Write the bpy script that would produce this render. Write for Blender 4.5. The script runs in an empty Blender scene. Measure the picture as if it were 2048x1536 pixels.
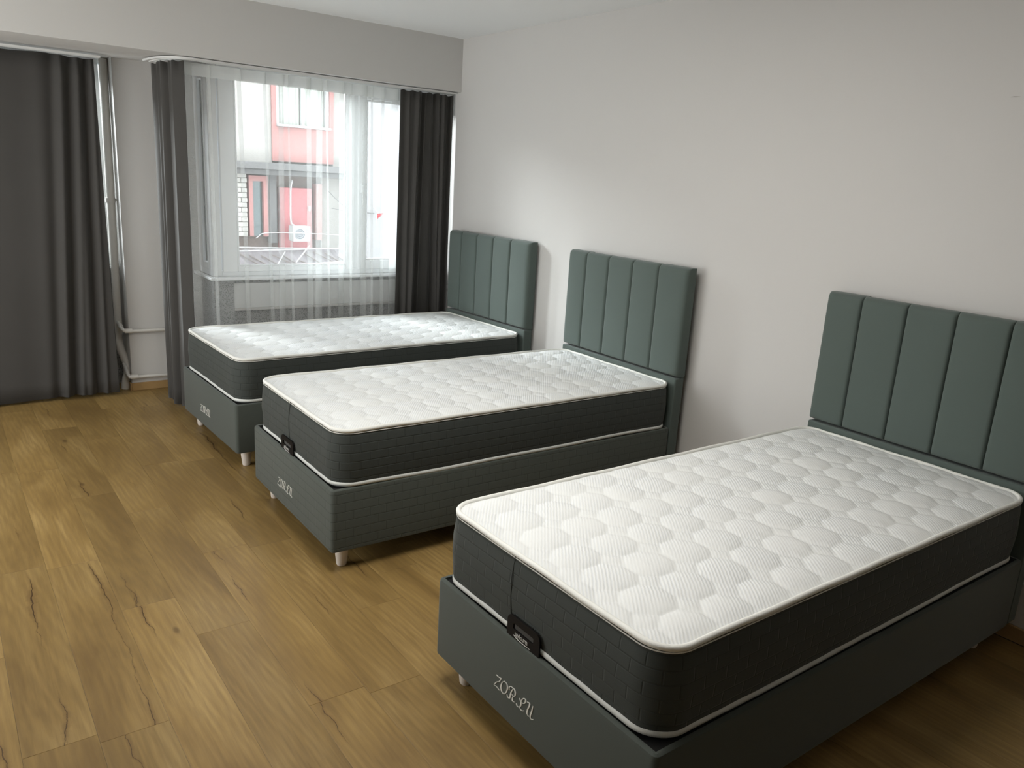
import bpy, math, random
from mathutils import Vector, Matrix
random.seed(7)
sc = bpy.context.scene
COL = sc.collection
PI = math.pi

# ---------------------------------------------------------------- camera
cam_d = bpy.data.cameras.new('camera'); cam = bpy.data.objects.new('camera', cam_d); COL.objects.link(cam)
YAW, PITCH, ROLL, F = 0.6452, -0.2551, 0.0610, 1570.67
fwd = Vector((math.sin(YAW)*math.cos(PITCH), math.cos(YAW)*math.cos(PITCH), math.sin(PITCH)))
rt = Vector((math.cos(YAW), -math.sin(YAW), 0)); up = rt.cross(fwd)
r2 = math.cos(ROLL)*rt + math.sin(ROLL)*up; u2 = -math.sin(ROLL)*rt + math.cos(ROLL)*up
m = Matrix((r2, u2, -fwd)).transposed().to_4x4(); m.translation = Vector((-3.1703, -5.019, 1.5791))
cam.matrix_world = m
cam_d.sensor_fit = 'HORIZONTAL'; cam_d.sensor_width = 36; cam_d.lens = F/2048*36
cam_d.clip_start = 0.05; cam_d.clip_end = 200
sc.camera = cam

# ---------------------------------------------------------------- world, light, exposure
w = bpy.data.worlds.new('overcast_sky'); sc.world = w; w.use_nodes = True
bg = w.node_tree.nodes['Background']; bg.inputs[0].default_value = (0.86, 0.93, 1.0, 1); bg.inputs[1].default_value = 8
def area(name, loc, rot, sx, sy, power, color):
    d = bpy.data.lights.new(name, 'AREA'); d.shape = 'RECTANGLE'; d.size = sx; d.size_y = sy; d.energy = power; d.color = color
    o = bpy.data.objects.new(name, d); o.location = loc; o.rotation_euler = rot; COL.objects.link(o); return o
# hazy low sun behind the street buildings, slanting in through the corner window onto the headboard wall
sd = bpy.data.lights.new('hazy_sun', 'SUN'); sd.energy = 42.0; sd.angle = math.radians(42); sd.color = (.93, .98, 1.0)
so0 = bpy.data.objects.new('hazy_sun', sd); COL.objects.link(so0)
so0.rotation_euler = Vector((.60, -.75, -.47)).to_track_quat('-Z', 'Y').to_euler()
# daylight of the side window in the left wall (outside the frame)
area('side_window_daylight', (-4.62, -1.05, 1.15), (0, -PI/2, 0), 1.4, 2.2, 74, (.98, 1.0, 1.0))
# square ceiling lamp outside the frame: shines straight down
area('ceiling_lamp_light', (-2.05, -3.1, 2.440), (0, 0, 0), .9, .9, 34, (1.0, 0.975, 0.93))
sc.view_settings.view_transform = 'Standard'; sc.view_settings.look = 'None'
sc.view_settings.exposure = 0.0; sc.view_settings.gamma = 1.0; sc.view_settings.use_curve_mapping = False
sc.cycles.max_bounces = 10; sc.cycles.diffuse_bounces = 6; sc.cycles.transparent_max_bounces = 24
sc.cycles.sample_clamp_indirect = 6.0; sc.cycles.use_denoising = True

# ---------------------------------------------------------------- material helpers
class NT:
    def __init__(s, name):
        s.m = bpy.data.materials.new(name); s.m.use_nodes = True
        s.t = s.m.node_tree; s.n = s.t.nodes; s.l = s.t.links
        s.b = s.n['Principled BSDF']; s.out = s.n['Material Output']
    def new(s, typ, **kw):
        x = s.n.new(typ)
        for k, v in kw.items():
            if k[0] == 'i' and k[1:].isdigit(): x.inputs[int(k[1:])].default_value = v
            else: setattr(x, k, v)
        return x
    def link(s, a, b): s.l.new(a, b)
    def coord(s, scale=(1,1,1), kind='Object', rot=(0,0,0)):
        t = s.new('ShaderNodeTexCoord'); mp = s.new('ShaderNodeMapping')
        mp.inputs['Scale'].default_value = scale; mp.inputs['Rotation'].default_value = rot
        s.link(t.outputs[kind], mp.inputs[0]); return mp.outputs[0]
    def noise(s, vec, scale, detail=3, rough=.5, dist=0):
        x = s.new('ShaderNodeTexNoise'); x.inputs['Scale'].default_value = scale; x.inputs['Detail'].default_value = detail
        x.inputs['Roughness'].default_value = rough; x.inputs['Distortion'].default_value = dist
        s.link(vec, x.inputs['Vector']); return x.outputs['Fac']
    def math(s, op, a, b=None, c=None):
        x = s.new('ShaderNodeMath', operation=op)
        for i, v in enumerate((a, b, c)):
            if v is None: continue
            if isinstance(v, (int, float)): x.inputs[i].default_value = v
            else: s.link(v, x.inputs[i])
        return x.outputs[0]
    def ramp(s, fac, stops):
        x = s.new('ShaderNodeValToRGB'); e = x.color_ramp.elements
        while len(e) < len(stops): e.new(0.5)
        for k, (p, c) in enumerate(stops):
            e[k].position = p; e[k].color = (*c, 1) if len(c) == 3 else c
        s.link(fac, x.inputs[0]); return x.outputs[0]
    def mix(s, fac, a, b, mode='MIX'):
        x = s.new('ShaderNodeMix', data_type='RGBA', blend_type=mode)
        for i, v in ((0, fac), (6, a), (7, b)):
            if isinstance(v, (int, float)): x.inputs[i].default_value = v
            elif isinstance(v, tuple): x.inputs[i].default_value = (*v, 1)
            else: s.link(v, x.inputs[i])
        return x.outputs[2]
    def bump(s, h, strength=.3, dist=.01):
        x = s.new('ShaderNodeBump'); x.inputs['Strength'].default_value = strength; x.inputs['Distance'].default_value = dist
        s.link(h, x.inputs['Height']); s.link(x.outputs[0], s.b.inputs['Normal'])
    def set(s, color=None, rough=None, spec=None, sheen=None, metal=None):
        if color is not None:
            if isinstance(color, tuple): s.b.inputs['Base Color'].default_value = (*color, 1)
            else: s.link(color, s.b.inputs['Base Color'])
        if rough is not None:
            if isinstance(rough, (int, float)): s.b.inputs['Roughness'].default_value = rough
            else: s.link(rough, s.b.inputs['Roughness'])
        if spec is not None: s.b.inputs['Specular IOR Level'].default_value = spec
        if sheen is not None:
            s.b.inputs['Sheen Weight'].default_value = sheen; s.b.inputs['Sheen Roughness'].default_value = .4
        if metal is not None: s.b.inputs['Metallic'].default_value = metal
        return s.m

def plain(name, color, rough=.6, var=.06, nscale=4, bump=0.0, bscale=60, spec=.3, sheen=None, metal=None):
    q = NT(name); v = q.coord()
    n = q.noise(v, nscale, 4)
    c = q.mix(n, tuple(x*(1-var) for x in color), tuple(min(1, x*(1+var)) for x in color))
    if bump: q.bump(q.noise(v, bscale, 3), bump, .002)
    return q.set(c, rough, spec, sheen, metal)

# painted walls
def paint(name, color, rough=.75):
    q = NT(name); v = q.coord()
    n = q.noise(v, 1.3, 3); n2 = q.noise(v, 130, 2)
    c = q.mix(n, tuple(x*.985 for x in color), tuple(min(1, x*1.015) for x in color))
    q.bump(n2, .05, .002)
    return q.set(c, rough, .25)
M_wall = paint('wall_paint', (.585, .572, .552))
M_beam = paint('beam_paint', (.585, .572, .552))
M_ceil = paint('ceiling_paint', (.80, .805, .80))
def pebble():
    q = NT('embossed_wallpaper'); v = q.coord()
    vo = q.new('ShaderNodeTexVoronoi'); vo.inputs['Scale'].default_value = 120; q.link(v, vo.inputs['Vector'])
    n = q.noise(v, 160, 2)
    h = q.math('ADD', vo.outputs['Distance'], n)
    c = q.ramp(h, [(.45, (.06, .063, .06)), (.8, (.17, .177, .173)), (1.1, (.36, .36, .355))])
    q.bump(h, .8, .004); return q.set(c, .6, .4)
M_pebble = pebble()
M_sillboard = plain('sill_board_white', (.72, .73, .72), .5, .03, 3)

# laminate planks
def wood():
    q = NT('oak_laminate')
    g = q.new('ShaderNodeNewGeometry'); oi = q.new('ShaderNodeObjectInfo')
    comb = q.new('ShaderNodeCombineXYZ')
    r = oi.outputs['Random']
    q.link(q.math('MULTIPLY', r, 37.0), comb.inputs[0]); q.link(q.math('MULTIPLY', r, 91.0), comb.inputs[1]); q.link(q.math('MULTIPLY', r, 13.0), comb.inputs[2])
    add = q.new('ShaderNodeVectorMath', operation='ADD'); q.link(g.outputs['Position'], add.inputs[0]); q.link(comb.outputs[0], add.inputs[1])
    P = add.outputs[0]
    def mp(sx, sy):
        x = q.new('ShaderNodeMapping'); x.inputs['Scale'].default_value = (sx, sy, 1); q.link(P, x.inputs[0]); return x.outputs[0]
    big = q.noise(mp(5, 1.3), 1.0, 4, .55, .6)
    grain = q.noise(mp(95, 5), 1.0, 5, .6, .4)
    fine = q.noise(mp(260, 10), 1.0, 3, .6)
    # cathedral figure
    wv = q.new('ShaderNodeTexWave', wave_type='RINGS', rings_direction='SPHERICAL')
    wv.inputs['Scale'].default_value = 2.2; wv.inputs['Distortion'].default_value = 7; wv.inputs['Detail'].default_value = 2; wv.inputs['Detail Scale'].default_value = 1.2
    q.link(mp(6.0, 1.0), wv.inputs['Vector'])
    base = q.ramp(big, [(.28, (.170, .100, .029)), (.5, (.275, .174, .055)), (.72, (.375, .252, .094))])
    base = q.mix(q.math('MULTIPLY', q.ramp(grain, [(.32, (1,1,1)), (.60, (0,0,0))]), .42), base, (.13, .073, .024))
    base = q.mix(q.math('MULTIPLY', wv.outputs['Color'], .30), base, (.145, .085, .03))
    base = q.mix(q.math('MULTIPLY', fine, .16), base, (.35, .25, .10))
    # cracks: thin dark lines wandering along each plank
    tco = q.new('ShaderNodeTexCoord'); sl = q.new('ShaderNodeSeparateXYZ'); q.link(tco.outputs['Object'], sl.inputs[0])
    sP = q.new('ShaderNodeSeparateXYZ'); q.link(P, sP.inputs[0])
    def n1(scale, seed, detail=2):
        cb = q.new('ShaderNodeCombineXYZ'); q.link(q.math('ADD', q.math('MULTIPLY', sP.outputs[1], scale), seed), cb.inputs[0])
        q.link(q.math('MULTIPLY', r, 50.0), cb.inputs[1]); return q.noise(cb.outputs[0], 1.0, detail, .6)
    crack = None; halo = None
    for seed, off, gth in ((3.1, .12, .54), (17.7, -.10, .60), (41.3, .0, .64)):
        u0 = q.math('MULTIPLY', q.math('SUBTRACT', q.math('FRACT', q.math('ADD', q.math('MULTIPLY', r, 17.3+seed), seed)), .5), .13)
        path = q.math('ADD', u0, q.math('MULTIPLY', q.math('SUBTRACT', n1(4.2, seed), .5), .085))
        path = q.math('ADD', path, q.math('MULTIPLY', q.math('SUBTRACT', n1(26, seed+9, 3), .5), .016))
        d = q.math('ABSOLUTE', q.math('SUBTRACT', sl.outputs[0], path))
        gate = q.math('MAXIMUM', q.math('SUBTRACT', n1(1.55, seed+23, 1), gth), 0)
        wd = q.math('MULTIPLY', q.math('MULTIPLY', gate, q.math('ADD', .35, n1(40, seed+5, 2))), .017)
        c1 = q.math('MINIMUM', q.math('MAXIMUM', q.math('MULTIPLY', q.math('SUBTRACT', wd, d), 1400), 0), 1)
        h1 = q.math('MINIMUM', q.math('MAXIMUM', q.math('MULTIPLY', q.math('SUBTRACT', q.math('MULTIPLY', wd, 7), d), 45), 0), .38)
        crack = c1 if crack is None else q.math('MAXIMUM', crack, c1); halo = h1 if halo is None else q.math('MAXIMUM', halo, h1)
    base = q.mix(halo, base, (.13, .07, .024))
    base = q.mix(q.math('MULTIPLY', crack, .85), base, (.045, .022, .008))
    # knots
    vo = q.new('ShaderNodeTexVoronoi'); vo.inputs['Scale'].default_value = 1.0; q.link(mp(5.5, 2.2), vo.inputs['Vector'])
    kn = q.math('MULTIPLY', q.math('MAXIMUM', q.math('SUBTRACT', .075, vo.outputs['Distance']), 0), 16)
    sep = q.new('ShaderNodeSeparateColor'); q.link(vo.outputs['Color'], sep.inputs[0])
    kn = q.math('MULTIPLY', kn, q.math('GREATER_THAN', sep.outputs[0], .75))
    base = q.mix(q.math('MINIMUM', kn, .6), base, (.075, .04, .014))
    # plank to plank tone
    tone = q.math('ADD', .86, q.math('MULTIPLY', r, .26))
    tc = q.new('ShaderNodeCombineColor'); [q.link(tone, tc.inputs[i]) for i in range(3)]
    base = q.mix(1.0, base, tc.outputs[0], 'MULTIPLY')
    q.bump(q.math('ADD', q.math('MULTIPLY', grain, .5), q.math('MULTIPLY', crack, -1.0)), .10, .001)
    rough = q.math('ADD', .40, q.math('MULTIPLY', grain, .12))
    return q.set(base, rough, .4)
M_wood = wood()
M_subfloor = plain('subfloor_dark', (.06, .04, .02), .9)
M_base = plain('baseboard_oak', (.36, .23, .10), .45, .15, 14)

# upholstery
def fabric(name, c1, c2, nscale=2.2, weave=900, sheen=.25, bump=.25, rough=.85, wrinkle=0):
    q = NT(name); v = q.coord()
    n = q.noise(v, nscale, 3); f = q.noise(v, weave, 2)
    c = q.mix(n, c1, c2); c = q.mix(q.math('MULTIPLY', f, .25), c, tuple(x*1.35 for x in c2))
    h = f
    q.bump(h, bump, .0015)
    return q.set(c, rough, .2, sheen)
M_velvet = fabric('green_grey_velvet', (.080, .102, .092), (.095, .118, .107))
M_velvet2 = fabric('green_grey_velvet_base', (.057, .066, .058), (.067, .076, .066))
def base_quilt():
    q = NT('quilted_green_grey_base'); v = q.coord()
    sp = q.new('ShaderNodeSeparateXYZ'); q.link(v, sp.inputs[0]); cb = q.new('ShaderNodeCombineXYZ')
    q.link(q.math('ADD', sp.outputs[0], sp.outputs[1]), cb.inputs[0]); q.link(sp.outputs[2], cb.inputs[1])
    br = q.new('ShaderNodeTexBrick'); q.link(cb.outputs[0], br.inputs['Vector']); br.inputs['Scale'].default_value = 1.0
    br.inputs['Mortar Size'].default_value = .0028; br.inputs['Mortar Smooth'].default_value = 1.0; br.inputs['Brick Width'].default_value = .072; br.inputs['Row Height'].default_value = .038
    br.inputs['Color1'].default_value = (1,1,1,1); br.inputs['Color2'].default_value = (.9,.9,.9,1); br.inputs['Mortar'].default_value = (0,0,0,1)
    c = q.mix(br.outputs['Fac'], (.070, .079, .069), (.050, .058, .050)); n = q.noise(v, 700, 2)
    c = q.mix(q.math('MULTIPLY', n, .3), c, (.095, .105, .092))
    q.bump(q.math('ADD', br.outputs['Color'], q.math('MULTIPLY', n, .15)), .28, .003)
    return q.set(c, .85, .2, .2)
M_quilt = base_quilt()
M_black = plain('black_lining', (.012, .012, .012), .95)
M_thread = plain('silver_thread', (.62, .62, .58), .45, .1, 300, spec=.5)
M_leg = plain('cream_plastic_leg', (.66, .60, .54), .4, .04, 10)
def border():
    q = NT('quilted_grey_border'); 
    t = q.new('ShaderNodeTexCoord')
    v = t.outputs['UV']
    br = q.new('ShaderNodeTexBrick'); q.link(v, br.inputs['Vector'])
    br.inputs['Scale'].default_value = 1.0; br.inputs['Mortar Size'].default_value = .0032; br.inputs['Mortar Smooth'].default_value = 1.0
    br.inputs['Brick Width'].default_value = .078; br.inputs['Row Height'].default_value = .036
    br.inputs['Color1'].default_value = (1,1,1,1); br.inputs['Color2'].default_value = (.9,.9,.9,1); br.inputs['Mortar'].default_value = (0,0,0,1)
    nn = q.noise(q.coord(), 700, 2)
    c = q.mix(br.outputs['Fac'], (.042, .048, .044), (.033, .038, .034))
    c = q.mix(q.math('MULTIPLY', nn, .3), c, (.058, .066, .060))
    q.bump(q.math('ADD', br.outputs['Color'], q.math('MULTIPLY', nn, .15)), .35, .004)
    return q.set(c, .8, .25, .15)
M_border = border()
def topcover():
    q = NT('white_quilted_knit'); v = q.coord()
    # fine diagonal ribs of the knit
    mp = q.new('ShaderNodeMapping'); mp.inputs['Rotation'].default_value = (0, 0, math.radians(38)); q.link(v, mp.inputs[0])
    wv = q.new('ShaderNodeTexWave'); wv.inputs['Scale'].default_value = 34; wv.inputs['Distortion'].default_value = 1.2; wv.inputs['Detail Scale'].default_value = 1.5
    wv.inputs['Detail'].default_value = 1
    q.link(mp.outputs[0], wv.inputs['Vector'])
    n = q.noise(v, 5, 3)
    amt = q.ramp(n, [(.35, (.25,.25,.25)), (.62, (1,1,1))])
    ribs = q.math('MULTIPLY', wv.outputs['Fac'], amt)
    c = q.mix(ribs, (.75, .76, .745), (.68, .70, .71))
    q.bump(q.math('ADD', q.math('MULTIPLY', ribs, -1.0), q.math('MULTIPLY', q.noise(v, 600, 2), .3)), .38, .0022)
    return q.set(c, .8, .25)
M_top = topcover()
M_piping = plain('white_piping', (.76, .76, .72), .6, .06, 200, .4, 300)
M_tape = plain('white_edge_tape', (.60, .61, .58), .6, .06, 200, .4, 300)
M_tag = plain('black_tag_rubber', (.007, .006, .006), .55, .1, spec=.12)
M_slot = plain('tag_slot_grey', (.065, .062, .058), .8)
M_tagtext = plain('tag_print_grey', (.50, .50, .48), .5)

# curtains
def curtain_mat(name, c):
    q = NT(name); v = q.coord(); f = q.noise(v, 1000, 2); g = q.noise(v, 5, 3)
    col = q.mix(g, tuple(x*.93 for x in c), tuple(x*1.07 for x in c)); q.bump(f, .25, .001)
    return q.set(col, .85, .2, .15)
M_curtain = curtain_mat('dark_grey_curtain', (.062, .059, .055))
def sheer(name, dens):
    q = NT(name); v = q.coord()
    tr = q.new('ShaderNodeBsdfTransparent'); df = q.new('ShaderNodeBsdfDiffuse'); tl = q.new('ShaderNodeBsdfTranslucent')
    df.inputs[0].default_value = (.84, .86, .85, 1); tl.inputs[0].default_value = (.92, .95, .94, 1)
    m1 = q.new('ShaderNodeMixShader'); m1.inputs[0].default_value = .28; q.link(df.outputs[0], m1.inputs[1]); q.link(tl.outputs[0], m1.inputs[2])
    m2 = q.new('ShaderNodeMixShader')
    m2.inputs[0].default_value = dens
    q.link(tr.outputs[0], m2.inputs[1]); q.link(m1.outputs[0], m2.inputs[2]); q.link(m2.outputs[0], q.out.inputs[0])
    return q.m
M_sheer = sheer('white_sheer_voile', .225)
M_sheerband = sheer('white_heading_tape', .6)
def glass():
    q = NT('window_glass')
    tr = q.new('ShaderNodeBsdfTransparent'); tr.inputs[0].default_value = (.97, .98, .98, 1); gl = q.new('ShaderNodeBsdfGlossy'); gl.inputs['Roughness'].default_value = .02
    fr = q.new('ShaderNodeFresnel'); fr.inputs[0].default_value = 1.3
    m2 = q.new('ShaderNodeMixShader'); q.link(fr.outputs[0], m2.inputs[0]); q.link(tr.outputs[0], m2.inputs[1]); q.link(gl.outputs[0], m2.inputs[2])
    q.link(m2.outputs[0], q.out.inputs[0]); return q.m
M_glass = glass()
M_pvc = plain('white_upvc', (.87, .89, .90), .35, .02, 3, spec=.5)
M_gasket = plain('rubber_gasket', (.10, .10, .10), .6)
M_rail = plain('rail_white_plastic', (.68, .68, .66), .4, .03, 5)
M_pipe = plain('painted_pipe', (.56, .54, .50), .4, .05, 15, spec=.5)

# exterior
def render_plaster(name, c):
    q = NT(name); v = q.coord(); n = q.noise(v, 9, 6, .7); f = q.noise(v, 45, 4, .7)
    col = q.mix(n, tuple(x*.82 for x in c), c); col = q.mix(q.ramp(f, [(.50, (0,0,0)), (.66, (.7,.7,.7))]), col, tuple(x*.60 for x in c))
    q.bump(f, .5, .01); return q.set(col, .9, .1)
X_plaster = render_plaster('roughcast_cream', (.255, .240, .215))
X_white = render_plaster('street_wall_white', (.235, .228, .220))
X_red = plain('weathered_red_paint', (0.226, 0.102, 0.090), .6, .2, 3)
X_red2 = plain('bright_red_door', (0.249, 0.075, 0.075), .5, .08, 3)
X_brown = plain('brown_shopfront', (0.075, 0.053, 0.042), .8, .3, 6)
X_grey = plain('grey_ledge', (0.075, 0.072, 0.068), .8, .25, 5)
X_winframe = plain('far_window_white', (0.302, 0.302, 0.287), .5, .05, 4)
X_curt = plain('far_window_lace', (0.294, 0.302, 0.264), .8, .12, 5)
X_dark = plain('far_pane_dark', (0.027, 0.045, 0.042), .15, .3, 6, spec=.6)
X_brick = plain('pale_split_brick', (0.271, 0.256, 0.226), .9, .14, 9, .5, 40)
X_ac = plain('unit_white_metal', (0.309, 0.309, 0.294), .5, .03, 5)
X_acdark = plain('unit_fan_grey', (0.090, 0.094, 0.098), .6)
X_wood = plain('old_roof_timber', (0.113, 0.094, 0.083), .85, .35, 8)
X_tin = plain('roof_tin', (0.143, 0.128, 0.128), .6, .3, 6)
X_pole = plain('white_painted_pole', (0.309, 0.302, 0.287), .5)
X_flag = plain('red_cloth', (0.245, 0.022, 0.027), .8, .08, 4)
X_street = plain('street_asphalt', (0.083, 0.083, 0.083), .9, .2, 1)

# ---------------------------------------------------------------- geometry helpers
class MB:
    def __init__(s): s.v = []; s.f = []; s.uv = None; s.mi = []
    def box(s, x0, x1, y0, y1, z0, z1, mi=0):
        k = len(s.v)
        s.v += [(x0,y0,z0),(x1,y0,z0),(x1,y1,z0),(x0,y1,z0),(x0,y0,z1),(x1,y0,z1),(x1,y1,z1),(x0,y1,z1)]
        for a in ((0,3,2,1),(4,5,6,7),(0,1,5,4),(1,2,6,5),(2,3,7,6),(3,0,4,7)):
            s.f.append(tuple(k+i for i in a))
        return s
    def tube(s, pts, r, n=12, closed=False, caps=True):
        pts = [Vector(p) for p in pts]; k0 = len(s.v); N = len(pts)
        rr = r if isinstance(r, (list, tuple)) else [r]*N
        prev = None
        for i, p in enumerate(pts):
            a = pts[i-1] if (i > 0 or closed) else p; b = pts[(i+1) % N] if (i < N-1 or closed) else p
            t = (b-a).normalized()
            if prev is None:
                nrm = t.orthogonal().normalized()
            else:
                nrm = (prev - t*prev.dot(t)).normalized()
            prev = nrm; bi = t.cross(nrm)
            for j in range(n):
                an = 2*PI*j/n; s.v.append(tuple(p + (nrm*math.cos(an)+bi*math.sin(an))*rr[i]))
        for i in range(N if closed else N-1):
            for j in range(n):
                a = k0+i*n+j; b = k0+i*n+(j+1) % n; c = k0+((i+1) % N)*n+(j+1) % n; d = k0+((i+1) % N)*n+j
                s.f.append((a, b, c, d))
        if caps and not closed:
            s.f.append(tuple(k0+j for j in reversed(range(n)))); s.f.append(tuple(k0+(N-1)*n+j for j in range(n)))
        return s
    def lathe(s, prof, cx=0, cy=0, n=24):
        k0 = len(s.v)
        for r, z in prof:
            for j in range(n): s.v.append((cx+r*math.cos(2*PI*j/n), cy+r*math.sin(2*PI*j/n), z))
        for i in range(len(prof)-1):
            for j in range(n):
                s.f.append((k0+i*n+j, k0+i*n+(j+1) % n, k0+(i+1)*n+(j+1) % n, k0+(i+1)*n+j))
        s.f.append(tuple(k0+j for j in reversed(range(n)))); s.f.append(tuple(k0+(len(prof)-1)*n+j for j in range(n)))
        return s
    def grid(s, rows):
        k0 = len(s.v); R = len(rows); C = len(rows[0])
        for row in rows: s.v += [tuple(p) for p in row]
        for i in range(R-1):
            for j in range(C-1):
                s.f.append((k0+i*C+j, k0+i*C+j+1, k0+(i+1)*C+j+1, k0+(i+1)*C+j))
        return s
    def prism(s, pts, h, axis='z'):
        """polygon pts (list of 3D) extruded by vector h"""
        k0 = len(s.v); n = len(pts); h = Vector(h)
        s.v += [tuple(p) for p in pts] + [tuple(Vector(p)+h) for p in pts]
        s.f.append(tuple(k0+i for i in reversed(range(n)))); s.f.append(tuple(k0+n+i for i in range(n)))
        for i in range(n):
            j = (i+1) % n; s.f.append((k0+i, k0+j, k0+n+j, k0+n+i))
        return s
    def mesh(s, name, mat, smooth=False, fix=True):
        me = bpy.data.meshes.new(name); me.from_pydata(s.v, [], s.f)
        if fix:
            import bmesh
            b = bmesh.new(); b.from_mesh(me); bmesh.ops.recalc_face_normals(b, faces=b.faces); b.to_mesh(me); b.free()
        if smooth:
            for p in me.polygons: p.use_smooth = True
            if smooth == 'auto':
                me.set_sharp_from_angle(angle=math.radians(40))
        me.materials.append(mat); me.update(); return me
    def build(s, name, mat, parent=None, smooth=False, bevel=0, seg=2, fix=True):
        o = bpy.data.objects.new(name, s.mesh(name, mat, smooth, fix)); COL.objects.link(o)
        if parent is not None: o.parent = parent
        if bevel:
            md = o.modifiers.new('b', 'BEVEL'); md.width = bevel; md.segments = seg; md.limit_method = 'ANGLE'; md.angle_limit = math.radians(50)
            if not smooth:
                for p in o.data.polygons: p.use_smooth = True
                o.data.set_sharp_from_angle(angle=math.radians(50))
        return o
def B(*a): return MB().box(*a)
def empty(name, loc=(0,0,0), rz=0):
    o = bpy.data.objects.new(name, None); o.location = loc; o.rotation_euler = (0,0,rz); o.empty_display_size = .1; COL.objects.link(o); return o
def tag(o, label=None, cat=None, group=None, kind=None):
    if label: o['label'] = label
    if cat: o['category'] = cat
    if group: o['group'] = group
    if kind: o['kind'] = kind
    return o
def copy_tree(o, parent=None, skip=()):
    c = o.copy(); COL.objects.link(c); c.parent = parent
    for ch in list(o.children):
        if ch.name.split('.')[0] in skip: continue
        copy_tree(ch, c, skip)
    return c
def bez(pts, n=6):
    """Catmull-Rom smoothing of a polyline"""
    P = [Vector(p) for p in pts]; P = [P[0]*2-P[1]] + P + [P[-1]*2-P[-2]]; out = []
    for i in range(1, len(P)-2):
        for k in range(n):
            t = k/n; a, b, c, d = P[i-1], P[i], P[i+1], P[i+2]
            out.append(.5*((2*b)+(c-a)*t+(2*a-5*b+4*c-d)*t*t+(3*b-a-3*c+d)*t**3))
    out.append(P[-2]); return out

# ================================================================= SETTING
ZC = 2.502; ZS = 2.152     # ceiling, beam underside
XL, YN = -4.7, -8.0        # left wall, near wall
S = 'structure'
# floor: slab plus single planks
floor = B(XL, .15, YN, 1.15, -.12, -.0085).build('floor', M_subfloor); tag(floor, kind=S)
PW, PL = .1818, 1.14
cache = {}
offs = {0: -1.72, 1: -.62, 2: -2.21, 3: -2.50, 4: -.77, 5: -1.95, 6: -.35, 7: -1.28}
kcol = 0; x0s = -3.108
for c in range(-12, 19):
    xa = x0s + c*PW
    xb = xa + PW
    if xa < XL: xa = XL
    if xb > .0: xb = 0.0
    if xb-xa < .02: continue
    off = offs.get(c, -random.random()*PL)
    y = off - math.ceil((off-YN)/PL)*PL
    while y < 1.0:
        ya, yb = max(y, YN), min(y+PL, 1.0)
        y += PL
        if yb-ya < .03: continue
        key = (round(xb-xa, 3), round(yb-ya, 3))
        if key not in cache:
            wx, wy = key; g = .0003; e = .0006
            mb = MB(); X, Y = wx/2-g, wy/2-g
            top = [(-X+e,-Y+e,0),(X-e,-Y+e,0),(X-e,Y-e,0),(-X+e,Y-e,0)]; mid = [(-X,-Y,-e),(X,-Y,-e),(X,Y,-e),(-X,Y,-e)]; bot = [(-X,-Y,-.0085),(X,-Y,-.0085),(X,Y,-.0085),(-X,Y,-.0085)]
            mb.v = top+mid+bot
            mb.f = [(0,1,2,3),(11,10,9,8)] + [(4+i, 4+(i+1) % 4, (i+1) % 4, i) for i in range(4)] + [(8+i, 8+(i+1) % 4, 4+(i+1) % 4, 4+i) for i in range(4)]
            cache[key] = mb.mesh('plank', M_wood)
        o = bpy.data.objects.new('plank', cache[key]); o.location = ((xa+xb)/2, (ya+yb)/2, 0); COL.objects.link(o); o.parent = floor

tag(B(XL-.3, .15, YN-.1, .4, ZC, ZC+.12).build('ceiling', M_ceil), kind=S)
wr = B(0, .15, YN-.15, .42, 0, ZC+.1).build('wall_right', M_wall); tag(wr, kind=S)
sc1 = MB().prism([(-.0012, -3.655, 1.9655), (-.0012, -3.668, 1.9675), (-.0012, -3.69, 1.966), (-.0012, -3.672, 1.9645)], (.0022, 0, 0)).build('scuff_mark', plain('scuff_grey', (.30, .28, .25), .8), wr)
sc1['label'] = 'small dark scratch in the paint'
tag(B(XL-.15, XL, YN, 1.15, 0, ZC).build('wall_left', M_wall), kind=S)
tag(B(XL-.15, 0, YN-.15, YN, 0, ZC).build('wall_near', M_wall), kind=S)
w3 = MB().box(XL, XL+.05, -2.25, -2.17, .37, 1.93).box(XL, XL+.05, .07, .15, .37, 1.93).box(XL, XL+.05, -2.17, .07, .37, .44).box(XL, XL+.05, -2.17, .07, 1.86, 1.93).build('window_3', M_pvc, bevel=.004)
tag(w3, kind=S)
# beam over the windows (its underside rises a little towards the glass)
beam = MB()
beam.prism([(XL, 0, ZS), (XL, .42, ZS+.008), (XL, .42, ZC+.1), (XL, 0, ZC+.1)], (-XL, 0, 0))
tag(beam.build('wall_far', M_beam), kind=S)
tag(MB().prism([(XL, .419, ZS+.008), (XL, 1.15, ZS+.022), (XL, 1.15, ZC+.1), (XL, .419, ZC+.1)], (-1.56-XL, 0, 0)).build('ceiling_recess', M_beam), kind=S)
# pillar with the return wall
XP = -2.125; XR = -1.69
tag(B(XP, XR, .75, 1.15, 0, ZS+.03).build('pillar', M_wall, bevel=.004), kind=S)
tag(B(XR, XR+.13, .25, 1.15, 0, .845).build('wall_return', M_pebble), kind=S)
tag(B(XR, XR+.13, .56, 1.15, .845, ZS+.02).build('wall_return.001', M_pebble), kind=S)
tag(B(XR+.13, 0, .275, .42, 0, .845).build('wall_parapet', M_pebble), kind=S)
tag(B(XL, XP, 1.0, 1.15, 0, .84).build('wall_parapet.001', M_pebble), kind=S)
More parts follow.
